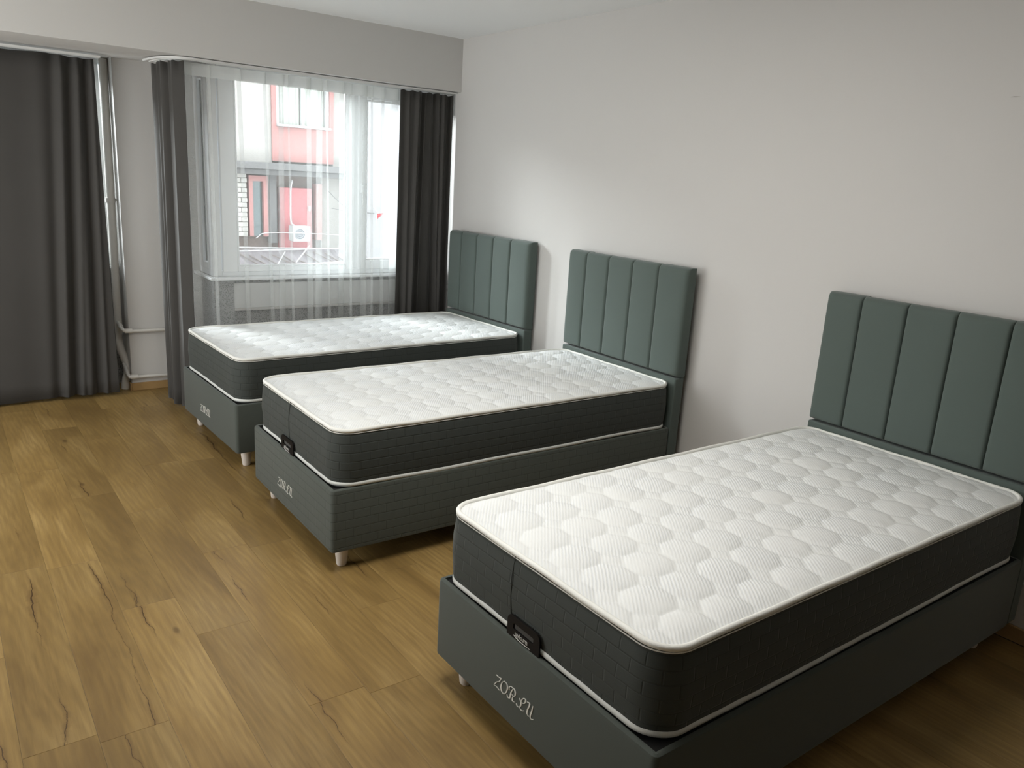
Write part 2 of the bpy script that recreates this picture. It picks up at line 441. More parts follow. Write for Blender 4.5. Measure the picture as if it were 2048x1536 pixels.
# white board below the sill with a ledge, and the sill
tag(B(XR+.13, -.01, .255, .275, .632, .80).build('trim_1', M_sillboard, bevel=.004), kind=S)
tag(B(XR+.13, -.01, .248, .275, .615, .632).build('trim_2', M_wall, bevel=.003), kind=S)
sill = MB().box(XR+.0, -.005, .19, .30, .828, .846).box(XR-.03, XR+.0, .19, .60, .828, .846)
tag(sill.build('trim_3', M_pvc, bevel=.004), kind=S)
tag(B(XL, XP, .93, 1.02, .825, .843).build('trim_4', M_pvc, bevel=.004), kind=S)
# baseboards
tag(MB().box(XP, XR, .738, .75, 0, .055).box(XP-.012, XP, .738, 1.0, 0, .055).build('baseboard_far', M_base, bevel=.003), kind=S)
tag(B(-.014, 0, YN, .27, 0, .06).build('baseboard_right', M_base, bevel=.003), kind=S)

# ---- windows
def bar(p0, p1, y0, y1, t=None): pass
W2 = MB()
zb, zt = .847, 2.135
ztf = 2.170
y0, y1 = .25, .31
# outer frame
W2.box(XR, XR+.06, y0+.01, y1, zb, ztf).box(-.06, -.0, y0+.01, y1, zb, ztf).box(XR+.06, -.06, y0+.01, y1, zb, zb+.04).box(XR+.06, -.06, y0+.01, y1, zt-.035, ztf)
W2.box(-.712, -.66, y0+.01, y1, zb+.04, zt-.035)
win2 = W2.build('window_2', M_pvc, bevel=.004); tag(win2, kind=S)
def sash(parent, xa, xb, za, zc_, gx0, gx1, gz0, gz1, yy=.245):
    f = MB().box(xa, gx0, yy, yy+.05, za, zc_).box(gx1, xb, yy, yy+.05, za, zc_).box(gx0, gx1, yy, yy+.05, za, gz0).box(gx0, gx1, yy, yy+.05, gz1, zc_)
    fo = f.build('sash', M_pvc, parent, bevel=.005)
    t = .012
    MB().box(gx0, gx0+t, yy+.004, yy+.02, gz0, gz1).box(gx1-t, gx1, yy+.004, yy+.02, gz0, gz1).box(gx0+t, gx1-t, yy+.004, yy+.02, gz0, gz0+t).box(gx0+t, gx1-t, yy+.004, yy+.02, gz1-t, gz1).build('glazing_bead', M_pvc, fo, bevel=.003)
    t2 = .004
    MB().box(gx0, gx0+t2, yy+.02, yy+.03, gz0, gz1).box(gx1-t2-.004, gx1, yy+.02, yy+.03, gz0, gz1).box(gx0, gx1, yy+.02, yy+.03, gz0, gz0+t2).box(gx0, gx1, yy+.02, yy+.03, gz1-t2, gz1).build('gasket', M_gasket, fo)
    B(gx0, gx1, yy+.030, yy+.034, gz0, gz1).build('pane', M_glass, fo)
    return fo
sash(win2, XR+.065, -.712+.012, zb+.03, zt-.028, -1.528, -.762, .912, 2.088)
sash(win2, -.672, -.03, zb+.03, zt-.028, -.612, -.10, .945, 2.050)
# handle on the opening sash
h = MB().box(-.655, -.63, .232, .245, 1.42, 1.49).box(-.650, -.635, .215, .232, 1.33, 1.47)
h.build('window_handle', M_pvc, win2, bevel=.004)
# narrow side window in the return wall
W4 = MB().box(XR, XR+.06, .31, .335, zb, zt+.02).box(XR, XR+.06, .52, .56, zb, zt+.02).box(XR, XR+.06, .335, .52, zb, zb+.045).box(XR, XR+.06, .335, .52, zt-.04, zt+.02)
w4 = W4.build('window_4', M_pvc, bevel=.004); tag(w4, kind=S)
f = MB().box(XR-.005, XR+.04, .33, .352, zb+.04, zt-.035).box(XR-.005, XR+.04, .455, .525, zb+.04, zt-.035).box(XR-.005, XR+.04, .352, .455, zb+.04, .93).box(XR-.005, XR+.04, .352, .455, 2.07, zt-.035)
so = f.build('sash', M_pvc, w4, bevel=.004)
MB().box(XR+.015, XR+.028, .352, .359, .93, 2.07).box(XR+.015, XR+.028, .447, .455, .93, 2.07).build('gasket', M_gasket, so)
B(XR+.022, XR+.026, .352, .455, .93, 2.07).build('pane', M_glass, so)
# left window behind the long curtain
W1 = MB()
z1b, z1t = .845, 2.19
W1.box(XL, XP, 1.01, 1.07, z1b, z1b+.045).box(XL, XP, 1.01, 1.07, z1t-.05, z1t).box(XL, XL+.05, 1.01, 1.07, z1b+.045, z1t-.05).box(-3.76, -3.70, 1.01, 1.07, z1b+.045, z1t-.05).box(XP-.012, XP, 1.01, 1.07, z1b+.045, z1t-.05)
win1 = W1.build('window_1', M_pvc, bevel=.004); tag(win1, kind=S)
for (a, b) in ((XL+.05, -3.76), (-3.70, -2.16)):
    t = .065
    s1 = MB().box(a, a+t, 1.0, 1.05, z1b+.04, z1t-.045).box(b-t, b, 1.0, 1.05, z1b+.04, z1t-.045).box(a+t, b-t, 1.0, 1.05, z1b+.04, z1b+.04+t).box(a+t, b-t, 1.0, 1.05, z1t-.045-t, z1t-.045).build('sash', M_pvc, win1, bevel=.005)
    B(a+t, b-t, 1.03, 1.034, z1b+.04+t, z1t-.045-t).build('pane', M_glass, s1)
B(-2.16, XP-.012, 1.035, 1.039, z1b+.045, z1t-.05).build('pane', M_glass, win1)
# closing wall over window 4 side and outside jamb
# ================================================================= BEDS
WB, LF, ZB, ZT = .9376, 1.892, .095, .3622     # base width, foot distance from the headboard face, base bottom / rim
HF = .1                                          # headboard front face stands this far from the wall
def make_bed():
    root = empty('bed')
    # local origin: floor point under the middle of the headboard's front face; foot towards -x
    hw = WB/2
    # base box: four upholstered side boards, a bottom and a dark platform inside
    t = .028
    o = MB().box(-LF, -LF+t, -hw, hw, ZB, ZT).box(-LF+t, -.004, -hw, -hw+t, ZB, ZT).box(-LF+t, -.004, hw-t, hw, ZB, ZT).box(-.03, -.004, -hw+t, hw-t, ZB, ZT)
    bo = MB()
    # rounded outer skin
    def ring(z, ins):
        pts = []; r = .018
        for (cx, cy, a0) in ((-.004-r, hw-r, 0), (-LF+r, hw-r, 90), (-LF+r, -hw+r, 180), (-.004-r, -hw+r, 270)):
            for k in range(6):
                a = math.radians(a0+90*k/5); pts.append((cx+(r-ins)*math.cos(a), cy+(r-ins)*math.sin(a), z))
        return pts
    rings = [ring(ZB, .006), ring(ZB+.004, .001), ring(ZB+.010, 0), ring(ZT-.012, 0), ring(ZT-.004, .0025), ring(ZT, .009), ring(ZT-.001, .016)]
    n = len(rings[0])
    for rr in rings: bo.v += rr
    for i in range(len(rings)-1):
        for j in range(n): bo.f.append((i*n+j, i*n+(j+1) % n, (i+1)*n+(j+1) % n, (i+1)*n+j))
    k = len(bo.v)   # inner lip
    inner = [(x*1.0, y, ZT-.001) for (x, y, z) in ring(0, .0165)]
    inner2 = [(x, y, ZT-.0085) for (x, y, z) in ring(0, .0165)]
    bo.v += inner+inner2
    for j in range(n):
        bo.f.append((6*n+j, 6*n+(j+1) % n, k+(j+1) % n, k+j)); bo.f.append((k+j, k+(j+1) % n, k+n+(j+1) % n, k+n+j))
    bo.f.append(tuple(reversed(range(n))))
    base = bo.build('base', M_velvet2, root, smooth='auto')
    B(-LF+.017, -.021, -hw+.017, hw-.017, ZT-.030, ZT-.0085).build('platform', M_black, base)
    # legs: turned cones
    for sx, sy in ((-LF+.075, hw-.075), (-LF+.075, -hw+.075), (-.09, hw-.075), (-.09, -hw+.075)):
        MB().lathe([(.018, 0), (.0195, .002), (.021, .006), (.0295, .080), (.0305, .094), (.0295, ZB+.002)], sx, sy).build('leg', M_leg, root, smooth='auto')
    # embroidered letters on the foot board
    L = {'Z': [[(-133, 213), (-120, 213), (-108, 216)], [(-108, 216), (-117, 201), (-130, 191), (-141, 176)], [(-141, 176), (-129, 177), (-114, 174)]],
    'O': [[(-94, 216), (-103, 206), (-108, 190), (-103, 178), (-93, 176), (-82, 188), (-77, 205), (-83, 215), (-94, 216)]],
    'R': [[(-68, 204), (-69, 212), (-62, 218), (-48, 219), (-41, 212), (-42, 202), (-49, 196), (-57, 198)], [(-52, 217), (-60, 200), (-64, 181), (-73, 177), (-78, 184)], [(-49, 196), (-52, 185), (-50, 179), (-42, 181)]],
    'L': [[(-23, 206), (-14, 200), (-13, 191), (-19, 180), (-29, 177), (-34, 183)], [(-13, 200), (-9, 211), (-1, 219), (6, 217), (3, 207), (-5, 201), (-13, 199)], [(-19, 180), (-9, 176), (2, 182)]],
    'U': [[(12, 216), (20, 219), (24, 214), (17, 195), (16, 182), (24, 178)], [(39, 221), (35, 202), (30, 183), (35, 177), (44, 182)]]}
    fx = -LF-.0016
    for ch, strokes in L.items():
        mb = MB()
        for st in strokes:
            P = bez([(-u/1000, v/1000, 0) for u, v in st], 5)   # (y, z)
            Lp, Rp = [], []
            for i, p in enumerate(P):
                a = P[max(0, i-1)]; b = P[min(len(P)-1, i+1)]; d = (b-a); 
                if d.length < 1e-9: d = Vector((1,0,0))
                d.normalize(); nrm = Vector((-d.y, d.x, 0))
                wd = .0007 + .0026*abs(d.y*.93+d.x*.25)**2 * (min(1, 2.5*min(i, len(P)-1-i)/len(P)+.35))
                Lp.append(p+nrm*wd); Rp.append(p-nrm*wd)
            for i in range(len(P)-1):
                q4 = [Lp[i], Lp[i+1], Rp[i+1], Rp[i]]
                k = len(mb.v)
                for p in q4: mb.v.append((fx, p.x, p.y))
                for p in q4: mb.v.append((fx+.0022, p.x, p.y))
                mb.f += [(k,k+1,k+2,k+3),(k,k+4,k+5,k+1),(k+3,k+2,k+6,k+7)]
        lo = mb.build('letter', M_thread, base); lo['label'] = 'silver embroidered letter ' + ch
    # headboard
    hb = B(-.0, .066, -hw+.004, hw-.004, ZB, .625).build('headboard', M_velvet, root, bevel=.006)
    B(.040, .066, -hw+.004, hw-.004, .625, 1.188).build('back_panel', M_velvet, hb, bevel=.004)
    bounds = [hw-.004+.003, hw-.16, hw-.35, hw-.54, hw-.733, -hw+.001]
    zb0, zt0 = .632, 1.196
    for k in range(5):
        ya, yb = bounds[k], bounds[k+1]
        mb = MB(); yc = (ya+yb)/2; hwid = (ya-yb)/2; hh = (zt0-zb0)/2; zc = (zt0+zb0)/2
        us = [-1, -.985, -.95, -.9, -.82, -.6, -.3, 0, .3, .6, .82, .9, .95, .985, 1]
        vs = [-1, -.995, -.98, -.96, -.93, -.85, -.6, -.3, 0, .3, .6, .85, .93, .96, .98, .995, 1]
        rows = []
        for v_ in vs:
            row = []
            for u_ in us:
                e1 = (1-abs(u_))*hwid; e2 = (1-abs(v_))*hh
                r1 = .013 if True else 0
                if (k == 0 and u_ < 0) or (k == 4 and u_ > 0): r1 = .022
                d1 = 1.0 if e1 >= r1 else math.sqrt(max(0, 1-(1-e1/r1)**2))
                r3 = .024 if v_ > 0 else .014
                d2 = 1.0 if e2 >= r3 else math.sqrt(max(0, 1-(1-e2/r3)**2))
                dep = .022 + .020*min(d1, 1)*d2 + .005*(1-u_*u_)*(1-v_**6) - .022*(1-d2)*.6
                x = .040 - dep
                if (k == 0 and u_ == -1) or (k == 4 and u_ == 1): pass
                row.append((x-.001, yc-u_*hwid, zc+v_*hh))
            rows.append(row)
        mb.grid(rows)
        # close sides back to the panel
        R, C = len(rows), len(rows[0])
        loop = [j for j in range(C)] + [i*C+C-1 for i in range(1, R)] + [(R-1)*C+j for j in range(C-2, -1, -1)] + [i*C for i in range(R-2, 0, -1)]
        kk = len(mb.v)
        for i in loop: x, y, z = mb.v[i]; mb.v.append((.064 if (k in (0,4)) else .044, y, z))
        for i in range(len(loop)): mb.f.append((loop[i], loop[(i+1) % len(loop)], kk+(i+1) % len(loop), kk+i))
        mb.build('cushion_panel', M_velvet, hb, smooth='auto')
    return root

def make_mattress():
    """local origin: floor point below the middle of the head end; foot towards -x"""
    root = empty('mattress')
    LM, WM = 1.862, .912
    z0, z1 = .3545, .594
    RC = .085
    def outline(ins=0.0, n=10, step=.02):
        hw = WM/2; pts = []
        cs = ((-RC, hw-RC, 0), (-LM+RC, hw-RC, 90), (-LM+RC, -hw+RC, 180), (-RC, -hw+RC, 270))
        for q_, (cx, cy, a0) in enumerate(cs):
            arc = [(cx+(RC-ins)*math.cos(math.radians(a0+90*k/n)), cy+(RC-ins)*math.sin(math.radians(a0+90*k/n))) for k in range(n+1)]
            pts += arc
            nx, ny, na = cs[(q_+1) % 4]
            b = (nx+(RC-ins)*math.cos(math.radians(a0+90)), ny+(RC-ins)*math.sin(math.radians(a0+90)))
            a = arc[-1]; d = math.hypot(b[0]-a[0], b[1]-a[1]); m_ = max(1, int(d/step))
            pts += [(a[0]+(b[0]-a[0])*k/m_, a[1]+(b[1]-a[1])*k/m_) for k in range(1, m_)]
        return pts
    # side border
    zs = [(z0, .014), (z0+.004, .004), (z0+.010, .0), (z0+.03, -.004), (z0+.08, -.008), ((z0+z1)/2, -.010), (z1-.08, -.008), (z1-.03, -.004), (z1-.012, .001), (z1-.004, .005), (z1, .010)]
    mb = MB(); base_pts = outline(0); n = len(base_pts)
    # perimeter length for the quilting uv
    per = [0]
    for i in range(n):
        a, b = base_pts[i], base_pts[(i+1) % n]; per.append(per[-1]+math.hypot(a[0]-b[0], a[1]-b[1]))
    for z, ins in zs:
        for i, (x, y) in enumerate(outline(ins)):
            wob = .0012*math.sin(i*.9+z*60)*(1 if z0+.02 < z < z1-.02 else 0)
            mb.v.append((x*(1+wob/2), y*(1+wob), z + .003*math.sin(per[i]*4.1)*(1 if z == z1 else 0)*0))
    for i in range(len(zs)-1):
        for j in range(n): mb.f.append((i*n+j, i*n+(j+1) % n, (i+1)*n+(j+1) % n, (i+1)*n+j))
    mb.f.append(tuple(reversed(range(n))))
    me = mb.mesh('side_border', M_border, True, True)
    uv = me.uv_layers.new(name='UVMap')
    for p in me.polygons:
        for li in p.loop_indices:
            vi = me.loops[li].vertex_index; i, j = divmod(vi, n)
            u = per[j]
            others = [me.loops[l].vertex_index % n for l in p.loop_indices]
            if j == 0 and max(others) > n//2: u = per[n]
            uv.data[li].uv = (u, zs[i][0]) if len(p.loop_indices) == 4 else (0, 0)
    sb = bpy.data.objects.new('side_border', me); COL.objects.link(sb); sb.parent = root
    # quilted top: octagon pillows with small squares between them
    PX, PY = .1445, .1315; st = .0058
    nx, ny = int(LM/st), int(WM/st); hw = WM/2; A = .0058
    def clampin(x, y, ins=.004):
        R = RC-ins; x0_, x1_ = -LM+ins, -ins; y0_, y1_ = -hw+ins, hw-ins
        x = min(max(x, x0_), x1_); y = min(max(y, y0_), y1_)
        cx = min(max(x, x0_+R), x1_-R); cy = min(max(y, y0_+R), y1_-R)
        dx, dy = x-cx, y-cy; d = math.hypot(dx, dy)
        if d > R and dx != 0 and dy != 0: x, y = cx+dx*R/d, cy+dy*R/d; d = R
        e = min(x-x0_, x1_-x, y-y0_, y1_-y)
        if dx != 0 and dy != 0: e = R-d
        return x, y, max(0, e)
    rows = []
    CUT = (PX+PY)/2-.040
    for i in range(nx+1):
        row = []
        for j in range(ny+1):
            x, y, e = clampin(-LM + LM*i/nx, -hw + WM*j/ny)
            wx = x + .005*math.sin(y*9+1.3)+.0025*math.sin(x*23); wy = y + .004*math.sin(x*7+.5)+.0025*math.sin(y*31)
            gx = (wx/PX - .52) % 1 - .5; gy = (wy/PY + .5) % 1 - .5
            ax, ay = abs(gx)*PX, abs(gy)*PY
            d = min(PX/2-ax, PY/2-ay, (CUT-(ax+ay))/1.41)
            if d >= 0: h = A*(1-math.exp(-d/.014)) + .0022*(min(d, .05)/.05)
            else: h = A*.62*(1-math.exp(d/.008))
            env = 1-math.exp(-e/.016)
            edge_groove = 0
            z = z1 - .002 + (h+.002)*env + .006*(1-math.exp(-e/.12))
            row.append((x, y, z))
        rows.append(row)
    MB().grid(rows).build('quilted_top', M_top, root, smooth=True, fix=False)
    # piping along the top edge, flat tape along the bottom edge
    pts = [(x, y, z1+.0005+.0012*math.sin(i*.37)) for i, (x, y) in enumerate(outline(.0035))]
    MB().tube(pts, .0082, 10, closed=True).build('piping', M_piping, root, smooth=True)
    pts = [(x, y, z1-.0105) for (x, y) in outline(-.0005)]
    MB().tube(pts, .0018, 6, closed=True).build('stitch_line', M_piping, root, smooth=True)
    tp = MB()
    wav = [.0025*math.sin(per[i]*3.3)+.0015*math.sin(per[i]*9+1) for i in range(n)]
    oo = [outline(.002), outline(-.0055), outline(-.0065), outline(-.0045), outline(.001)]
    for q_, dz in enumerate((.0045, .006, .013, .0205, .0215)):
        for i, (x, y) in enumerate(oo[q_]): tp.v.append((x, y, z0+dz+.004+wav[i]))
    for q_ in range(4):
        for j in range(n): tp.f.append((q_*n+j, q_*n+(j+1) % n, (q_+1)*n+(j+1) % n, (q_+1)*n+j))
    tp.build('edge_tape', M_tape, root, smooth=True)
    return root
def text_mesh(body, size, ext=.0006):
    c = bpy.data.curves.new('t', 'FONT'); c.body = body; c.size = size; c.extrude = ext; c.align_x = 'CENTER'; c.resolution_u = 3
    o = bpy.data.objects.new('t', c); COL.objects.link(o)
    dg = bpy.context.evaluated_depsgraph_get(); me = bpy.data.meshes.new_from_object(o.evaluated_get(dg))
    bpy.data.objects.remove(o); bpy.data.curves.remove(c); return me
def add_tag(mat_root, LM=1.862, ylo=-.051, seam_y=.092):
    """black carrying tag on the foot end; ylo = centre y"""
    zt_, zb_ = .426, .340
    fx = -LM-.0115
    w2 = .072
    def rr(hw_, z0_, z1_, r, n=6):
        pts = []
        for cx, cz, a0 in ((hw_-r, z1_-r, 0), (-hw_+r, z1_-r, 90)):
            for k in range(n+1):
                a = math.radians(a0+90*k/n); pts.append((cx+r*math.cos(a), cz+r*math.sin(a)))
        return pts + [(-hw_, z0_), (hw_, z0_)]
    outer = rr(w2, zb_, zt_, .021)
    slot = [(.043, .405), (-.043, .405), (-.045, .402), (-.045, .390), (-.043, .388), (.043, .388), (.045, .390), (.045, .402)]
    # plate = outer polygon with a real slot: build with bmesh triangle fill
    import bmesh
    bm = bmesh.new()
    def loop(pts):
        vs = [bm.verts.new((fx, ylo-u, z)) for u, z in pts]
        return [bm.edges.new((vs[i], vs[(i+1) % len(vs)])) for i in range(len(vs))]
    es = loop(outer)+loop(slot)
    bmesh.ops.triangle_fill(bm, edges=es, use_beauty=True)
    bmesh.ops.recalc_face_normals(bm, faces=bm.faces)
    r = bmesh.ops.extrude_face_region(bm, geom=bm.faces[:]); bmesh.ops.translate(bm, vec=(-.0045, 0, 0), verts=[e for e in r['geom'] if isinstance(e, bmesh.types.BMVert)])
    bmesh.ops.recalc_face_normals(bm, faces=bm.faces)
    me = bpy.data.meshes.new('carry_tag'); bm.to_mesh(me); bm.free(); me.materials.append(M_tag)
    o = bpy.data.objects.new('carry_tag', me); COL.objects.link(o); o.parent = mat_root; o['label'] = 'black rubber carrying tag with a slot'
    B(fx-.0005, fx+.001, ylo-.048, ylo+.048, .384, .409).build('slot_backing', M_slot, o)
    tm = text_mesh('uykum', .0215); tm.materials.append(M_tagtext)
    t = bpy.data.objects.new('lettering', tm); COL.objects.link(t); t.parent = o
    t.matrix_local = Matrix(((0, 0, -1, fx-.0052), (-1, 0, 0, ylo+.006), (0, 1, 0, .3715), (0, 0, 0, 1)))
    pts = bez([(fx-.005, ylo+.042, .3705), (fx-.005, ylo+.015, .3655), (fx-.005, ylo-.035, .3655)], 8)
    MB().tube(pts, [.0005+.0009*math.sin(PI*i/(len(pts)-1)) for i in range(len(pts))], 6).build('swoosh', M_tagtext, o, smooth=True)
    MB().tube([(-LM-.001, seam_y, .59), (-LM-.0095, seam_y-.001, .53), (-LM-.0105, seam_y-.003, .47), (-LM-.0095, seam_y-.006, .43), (-LM-.008, seam_y-.010, .405)], .0013, 6).build('seam', M_border, mat_root, smooth=True)

bed_a = make_bed()                 # nearest the camera
bed_b = copy_tree(bed_a); bed_c = copy_tree(bed_a)
for ch in bed_b.children:
    if ch.name.startswith('base'):
        ch.data = ch.data.copy(); ch.data.materials[0] = M_quilt; ch['label'] = 'base covered in quilted grey-green fabric'
G1 = 'upholstered single beds along the wall'; G2 = 'white topped mattresses on the three beds'
for o, x, y, a, lab in ((bed_c, -.095, -.5499, .0263, 'green-grey upholstered single bed beside the window, farthest from the camera'),
                        (bed_b, -.1069, -1.8955, -.0088, 'green-grey upholstered single bed in the middle of the row of three'),
                        (bed_a, -.0981, -3.5982, -.0019, 'green-grey upholstered single bed nearest the camera, cut off by the frame')):
    o.location = (x, y, 0); o.rotation_euler = (0, 0, a); tag(o, lab, 'bed', G1)
mat_a = make_mattress()
mat_c = copy_tree(mat_a); mat_b = copy_tree(mat_a)
add_tag(mat_a, ylo=.0225, seam_y=.097); add_tag(mat_b, ylo=.042, seam_y=.035)
for o, x, y, a, lab in ((mat_c, -.1005, -.5455, .0263, 'quilted white mattress with dark grey sides on the bed beside the window'),
                        (mat_b, -.1115, -1.8967, -.0088, 'quilted white mattress with black carrying tag on the middle bed'),
                        (mat_a, -.1050, -3.585, -.0019, 'quilted white mattress with black carrying tag on the nearest bed')):
    o.location = (x, y, 0); o.rotation_euler = (0, 0, a); tag(o, lab, 'mattress', G2)

# ================================================================= CURTAINS
def lerp_tab(tab, t):
    for i in range(len(tab)-1):
        if tab[i][0] <= t <= tab[i+1][0]:
            k = (t-tab[i][0])/(tab[i+1][0]-tab[i][0]+1e-9); return tab[i][1]+(tab[i+1][1]-tab[i][1])*k
    return tab[-1][1] if t > tab[-1][0] else tab[0][1]
def drape(name, path_top, path_bot, z_top, z_bot, folds, depth, n=260, nz=22, thick=.002, seed=1, mat=None):
    """cloth hung along a path; folds = list of (s, width, amp) crease positions along 0..1"""
    rnd = random.Random(seed); mb = MB(); rows = []
    def at(path, s):
        Ls = [0]
        for i in range(len(path)-1): Ls.append(Ls[-1]+math.dist(path[i], path[i+1]))
        d = s*Ls[-1]
        for i in range(len(path)-1):
            if d <= Ls[i+1]+1e-9:
                k = (d-Ls[i])/(Ls[i+1]-Ls[i]); a, b = path[i], path[i+1]
                dx, dy = b[0]-a[0], b[1]-a[1]; l = math.hypot(dx, dy)
                return a[0]+dx*k, a[1]+dy*k, -dy/l, dx/l
        return (*path[-1], 0, 1)
    ph = [rnd.uniform(0, 6.28) for _ in range(8)]
    for iz in range(nz+1):
        t = iz/nz; z = z_top+(z_bot-z_top)*t; row = []
        for i in range(n+1):
            s = i/n
            a = at(path_top, s); b = at(path_bot, s)
            x = a[0]*(1-t)+b[0]*t; y = a[1]*(1-t)+b[1]*t; nx_, ny_ = a[2]*(1-t)+b[2]*t, a[3]*(1-t)+b[3]*t
            f = 0
            for (st_, sb_, wd, am) in folds:
                c = st_+(sb_-st_)*t; d = (s-c)/wd
                f += am*math.exp(-d*d)*(1 if am > 0 else 1)
                # sharp inner crease on one side
                f -= am*.8*math.exp(-((s-c-wd*1.25)/(wd*.45))**2)
            f += .16*math.sin(s*6+ph[0]+t*1.1)+.08*math.sin(s*14+ph[1]-t*.8)
            amp = depth*(.75+.35*t)
            row.append((x+nx_*f*amp, y+ny_*f*amp, z + (.004*math.sin(s*40+ph[3]) if iz in (0,) else 0) + (.008*math.sin(s*11+ph[4]) if iz == nz else 0)))
        rows.append(row)
    mb.grid(rows)
    o = mb.build(name, mat or M_curtain, smooth=True, fix=False)
    md = o.modifiers.new('t', 'SOLIDIFY'); md.thickness = thick; md.offset = 0
    return o
# long curtain over the left window
xa, xb = -4.6, -2.235
def sx(x): return (x-xa)/(xb-xa)
fl = []
for (t_, b_, wd, am) in ((-2.455, -2.585, .014, .9), (-2.405, -2.53, .013, -.7), (-2.362, -2.49, .013, 1.0), (-2.318, -2.405, .012, -.8), (-2.285, -2.345, .012, .9), (-2.62, -2.72, .03, .25), (-3.1, -3.0, .02, .6), (-3.5, -3.4, .03, .8), (-3.8, -3.8, .02, .8), (-4.2, -4.2, .03, .8)):
    fl.append((sx(t_), sx(b_), wd, am))
cl = drape('curtain', [(xa, .60), (xb-.015, .60)], [(xa, .64), (-3.0, .66), (xb+.012, .64)], 2.128, .022, fl, .020, n=620, nz=20, seed=3)
tag(cl, 'wide dark grey curtain left of the pillar and white pipe', 'curtain', 'dark grey curtains at the windows')
# narrow curtain on the bent end of the rail, between pillar and sheer
cm = drape('curtain', [(-1.957, .44), (-1.945, .30), (-1.918, .13), (-1.858, .085)], [(-1.957, .43), (-1.948, .30), (-1.922, .13), (-1.86, .09)], 2.128, .022,
           [(.20, .17, .09, .9), (.52, .46, .07, -1.1)], .024, n=160, seed=5)
tag(cm, 'narrow dark grey curtain between the pillar and the white sheer', 'curtain', 'dark grey curtains at the windows')
# curtain in the corner by the headboard wall
xa, xb = -.438, -.016
cr = drape('curtain', [(xa, .085), (xb, .078)], [(xa-.012, .09), (xb-.006, .085)], 2.128, .022,
           [(sx(-.40), sx(-.385), .05, .5), (sx(-.305), sx(-.330), .032, -1.1), (sx(-.262), sx(-.286), .03, .9), (sx(-.165), sx(-.125), .05, 1.0), (sx(-.098), sx(-.085), .035, -1.2), (sx(-.05), sx(-.04), .04, .8)], .030, n=240, seed=9)
tag(cr, 'dark grey curtain in the corner behind the farthest headboard', 'curtain', 'dark grey curtains at the windows')

# sheer with flat overlapping pleats
pl = [(-1.842, .037, 0), (-1.707, .013, .004), (-1.511, .016, .02), (-1.337, .012, .03), (-1.296, .031, -.01), (-1.195, .012, .02), (-1.096, .029, .0), (-1.052, .036, -.02), (-.935, .012, .02), (-.867, .030, .0), (-.775, .012, .01), (-.698, .031, 0), (-.620, .012, .01), (-.543, .020, .01), (-.478, .049, 0)]
def sheer_rows(z0_, z1_, nz, yy, amp, k_off=0, dens=1):
    rows = []
    for iz in range(nz+1):
        t = iz/nz; z = z0_+(z1_-z0_)*t; hgt = (2.13-z)/2.1
        ctrl = [(-1.872+.004*hgt, yy)]
        for q_, (x, wd, sh) in enumerate(pl):
            xx = x - sh*(1-hgt)*1.5; w_ = wd*(.95+.45*hgt)
            dy = .006
            ctrl += [(xx+w_*.5, yy), (xx+w_, yy+dy*.5), (xx+w_*.5, yy+dy), (xx, yy+dy*1.5), (xx+w_*.3, yy+dy*2.2), (xx+w_+.012, yy+dy*1.2)]
        ctrl.append((-.40, yy))
        P = bez([(a, b, 0) for a, b in ctrl], 4)
        rows.append([(p.x, p.y + amp*math.sin(p.x*14+hgt*.8)*hgt + .004*math.sin(p.x*47+hgt*3), z) for p in P])
    return rows
so_ = MB().grid(sheer_rows(2.128, .03, 16, .128, .010)).build('sheer_curtain', M_sheer, smooth=True, fix=False)
tag(so_, 'white translucent sheer curtain hanging across the street window', 'sheer curtain')
MB().grid(sheer_rows(2.130, 2.058, 2, .1245, .010)).build('heading_tape', M_sheerband, so_, smooth=True, fix=False)

# rails
def rail(pts, name, label, w_=.03, z=2.138, h_=.011):
    root = None
    P = bez([(x, y, 0) for x, y in pts], 8); mb = MB()
    prof = [(-w_, 0), (-w_, h_), (w_, h_), (w_, 0), (w_-.006, 0), (w_-.006, h_*.5), (.003, h_*.5), (.003, 0), (-.003, 0), (-.003, h_*.5), (-w_+.006, h_*.5), (-w_+.006, 0)]
    rows = []
    for i, p in enumerate(P):
        a = P[max(0, i-1)]; b = P[min(len(P)-1, i+1)]; d = (b-a).normalized(); nrm = Vector((-d.y, d.x, 0))
        rows.append([tuple(p+nrm*u+Vector((0, 0, z+v))) for u, v in prof+prof[:1]])
    mb.grid(rows); n_ = len(prof)+1
    mb.f.append(tuple(range(n_-1))); mb.f.append(tuple((len(P)-1)*n_+i for i in reversed(range(n_-1))))
    o = mb.build(name, M_rail)
    tag(o, label, 'curtain rail'); return o
r1 = rail([(-.003, .085), (-.5, .095), (-1.2, .095), (-1.6, .09), (-1.76, .082), (-1.86, .09), (-1.925, .17), (-1.955, .30), (-1.965, .46)], 'curtain_rail', 'white double-track curtain rail curving round above the sheer curtain', .038)
r2_ = rail([(-4.66, .60), (-4, .60), (-3, .60), (-2.215, .60)], 'curtain_rail', 'white curtain rail above the wide curtain left of the pillar', .03)
